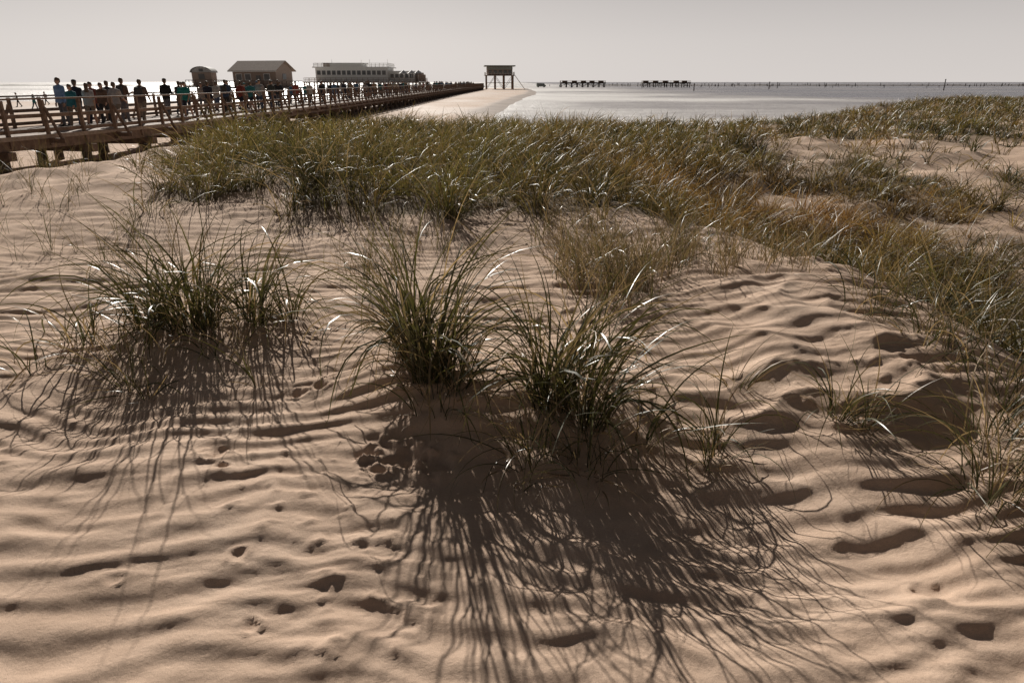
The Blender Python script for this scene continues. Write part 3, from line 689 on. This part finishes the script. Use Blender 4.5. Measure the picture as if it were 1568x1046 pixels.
for v, x, y, h_, c, sc in near: person(v, x, y, DECK+.003, h_, c, sc)
y = 42.5
while y < 255:
    off = random.uniform(.8, 3.4)
    p = at(y-8.0, off)
    person(random.randrange(9), p.x, p.y, DECK+.003, random.choice([0, PI])+random.uniform(-.4, .4), random.choice(COLS), random.uniform(.9, 1.05))
    y += random.expovariate(1/(1.0 if y < 90 else 2.2))
for i in range(34):
    x = random.uniform(20, 300); yy = random.uniform(380, 560)
    g_ = max(float(height(np.array([x]), np.array([yy]), False)[0]), WATER_Z-.15)
    person(random.randrange(9), x, yy, g_, random.uniform(0, 6.28), random.choice(COLS[:4]+COLS[8:9]), random.uniform(.92, 1.05))
for i in range(8):
    x = random.uniform(-75, -48); yy = random.uniform(70, 100); g_ = float(height(np.array([x]), np.array([yy]), False)[0])
    person(random.randrange(9), x, yy, g_, random.uniform(0, 6.28), random.choice(COLS), 1)

# ------------------------------------------------------------------ light, sky, camera
sd = Vector((math.sin(SUN_AZ)*math.cos(SUN_EL), math.cos(SUN_AZ)*math.cos(SUN_EL), math.sin(SUN_EL)))
sl = bpy.data.lights.new('sun', 'SUN'); sl.energy = 5.0; sl.angle = math.radians(.5); sl.color = (1, .94, .86)
so = bpy.data.objects.new('sun', sl); scene.collection.objects.link(so); so.rotation_euler = sd.to_track_quat('Z', 'Y').to_euler(); so.location = sd*100
w = bpy.data.worlds.new('World'); scene.world = w; w.use_nodes = True; nt = w.node_tree; L = nt.links.new
bg = nt.nodes['Background']; sky = nt.nodes.new('ShaderNodeTexSky'); sky.sky_type = 'NISHITA'; sky.sun_disc = False
sky.sun_elevation = SUN_EL; sky.sun_rotation = SUN_AZ; sky.air_density = 1.0; sky.dust_density = 2.5; sky.ozone_density = 1.0
hs_ = nt.nodes.new('ShaderNodeHueSaturation'); hs_.inputs['Saturation'].default_value = .3
# high haze: an even grey veil, brighter low down, darker overhead and on the side away from the sun
tc = nt.nodes.new('ShaderNodeTexCoord'); sp = nt.nodes.new('ShaderNodeSeparateXYZ'); L(tc.outputs['Generated'], sp.inputs[0])
vr = ramp(nt, [(0.0, (7.6, 7.1, 6.8)), (.05, (6.9, 6.45, 6.2)), (.125, (5.3, 4.95, 4.82)), (.30, (1.2, 1.15, 1.2)), (1.0, (.50, .53, .63))]); L(sp.outputs['Z'], vr.inputs[0])
dt = nt.nodes.new('ShaderNodeVectorMath'); dt.operation = 'DOT_PRODUCT'; L(tc.outputs['Generated'], dt.inputs[0]); dt.inputs[1].default_value = (math.sin(SUN_AZ), math.cos(SUN_AZ), 0)
mp_ = nt.nodes.new('ShaderNodeMapRange'); mp_.interpolation_type = 'SMOOTHSTEP'; mp_.inputs['From Min'].default_value = -.3; mp_.inputs['From Max'].default_value = .5; mp_.inputs['To Min'].default_value = .25; mp_.inputs['To Max'].default_value = 1.0
L(dt.outputs['Value'], mp_.inputs['Value'])
vm = nt.nodes.new('ShaderNodeMix'); vm.data_type = 'RGBA'; vm.blend_type = 'MULTIPLY'; vm.inputs[0].default_value = 1; L(vr.outputs[0], vm.inputs[6]); L(mp_.outputs[0], vm.inputs[7])
dk = nt.nodes.new('ShaderNodeMix'); dk.data_type = 'RGBA'; dk.inputs[0].default_value = .94
L(sky.outputs[0], hs_.inputs['Color']); L(hs_.outputs[0], dk.inputs[6]); L(vm.outputs[2], dk.inputs[7]); L(dk.outputs[2], bg.inputs[0]); bg.inputs[1].default_value = .09
cam = bpy.data.cameras.new('camera'); co_ = bpy.data.objects.new('camera', cam); scene.collection.objects.link(co_)
cam.lens = 24; cam.sensor_width = 36; co_.location = (0, 0, 1.6); co_.rotation_euler = (math.radians(90-20.8), 0, 0); cam.clip_end = 20000; cam.clip_start = .05
scene.camera = co_
scene.view_settings.view_transform = 'Standard'; scene.view_settings.look = 'None'; scene.view_settings.exposure = 0
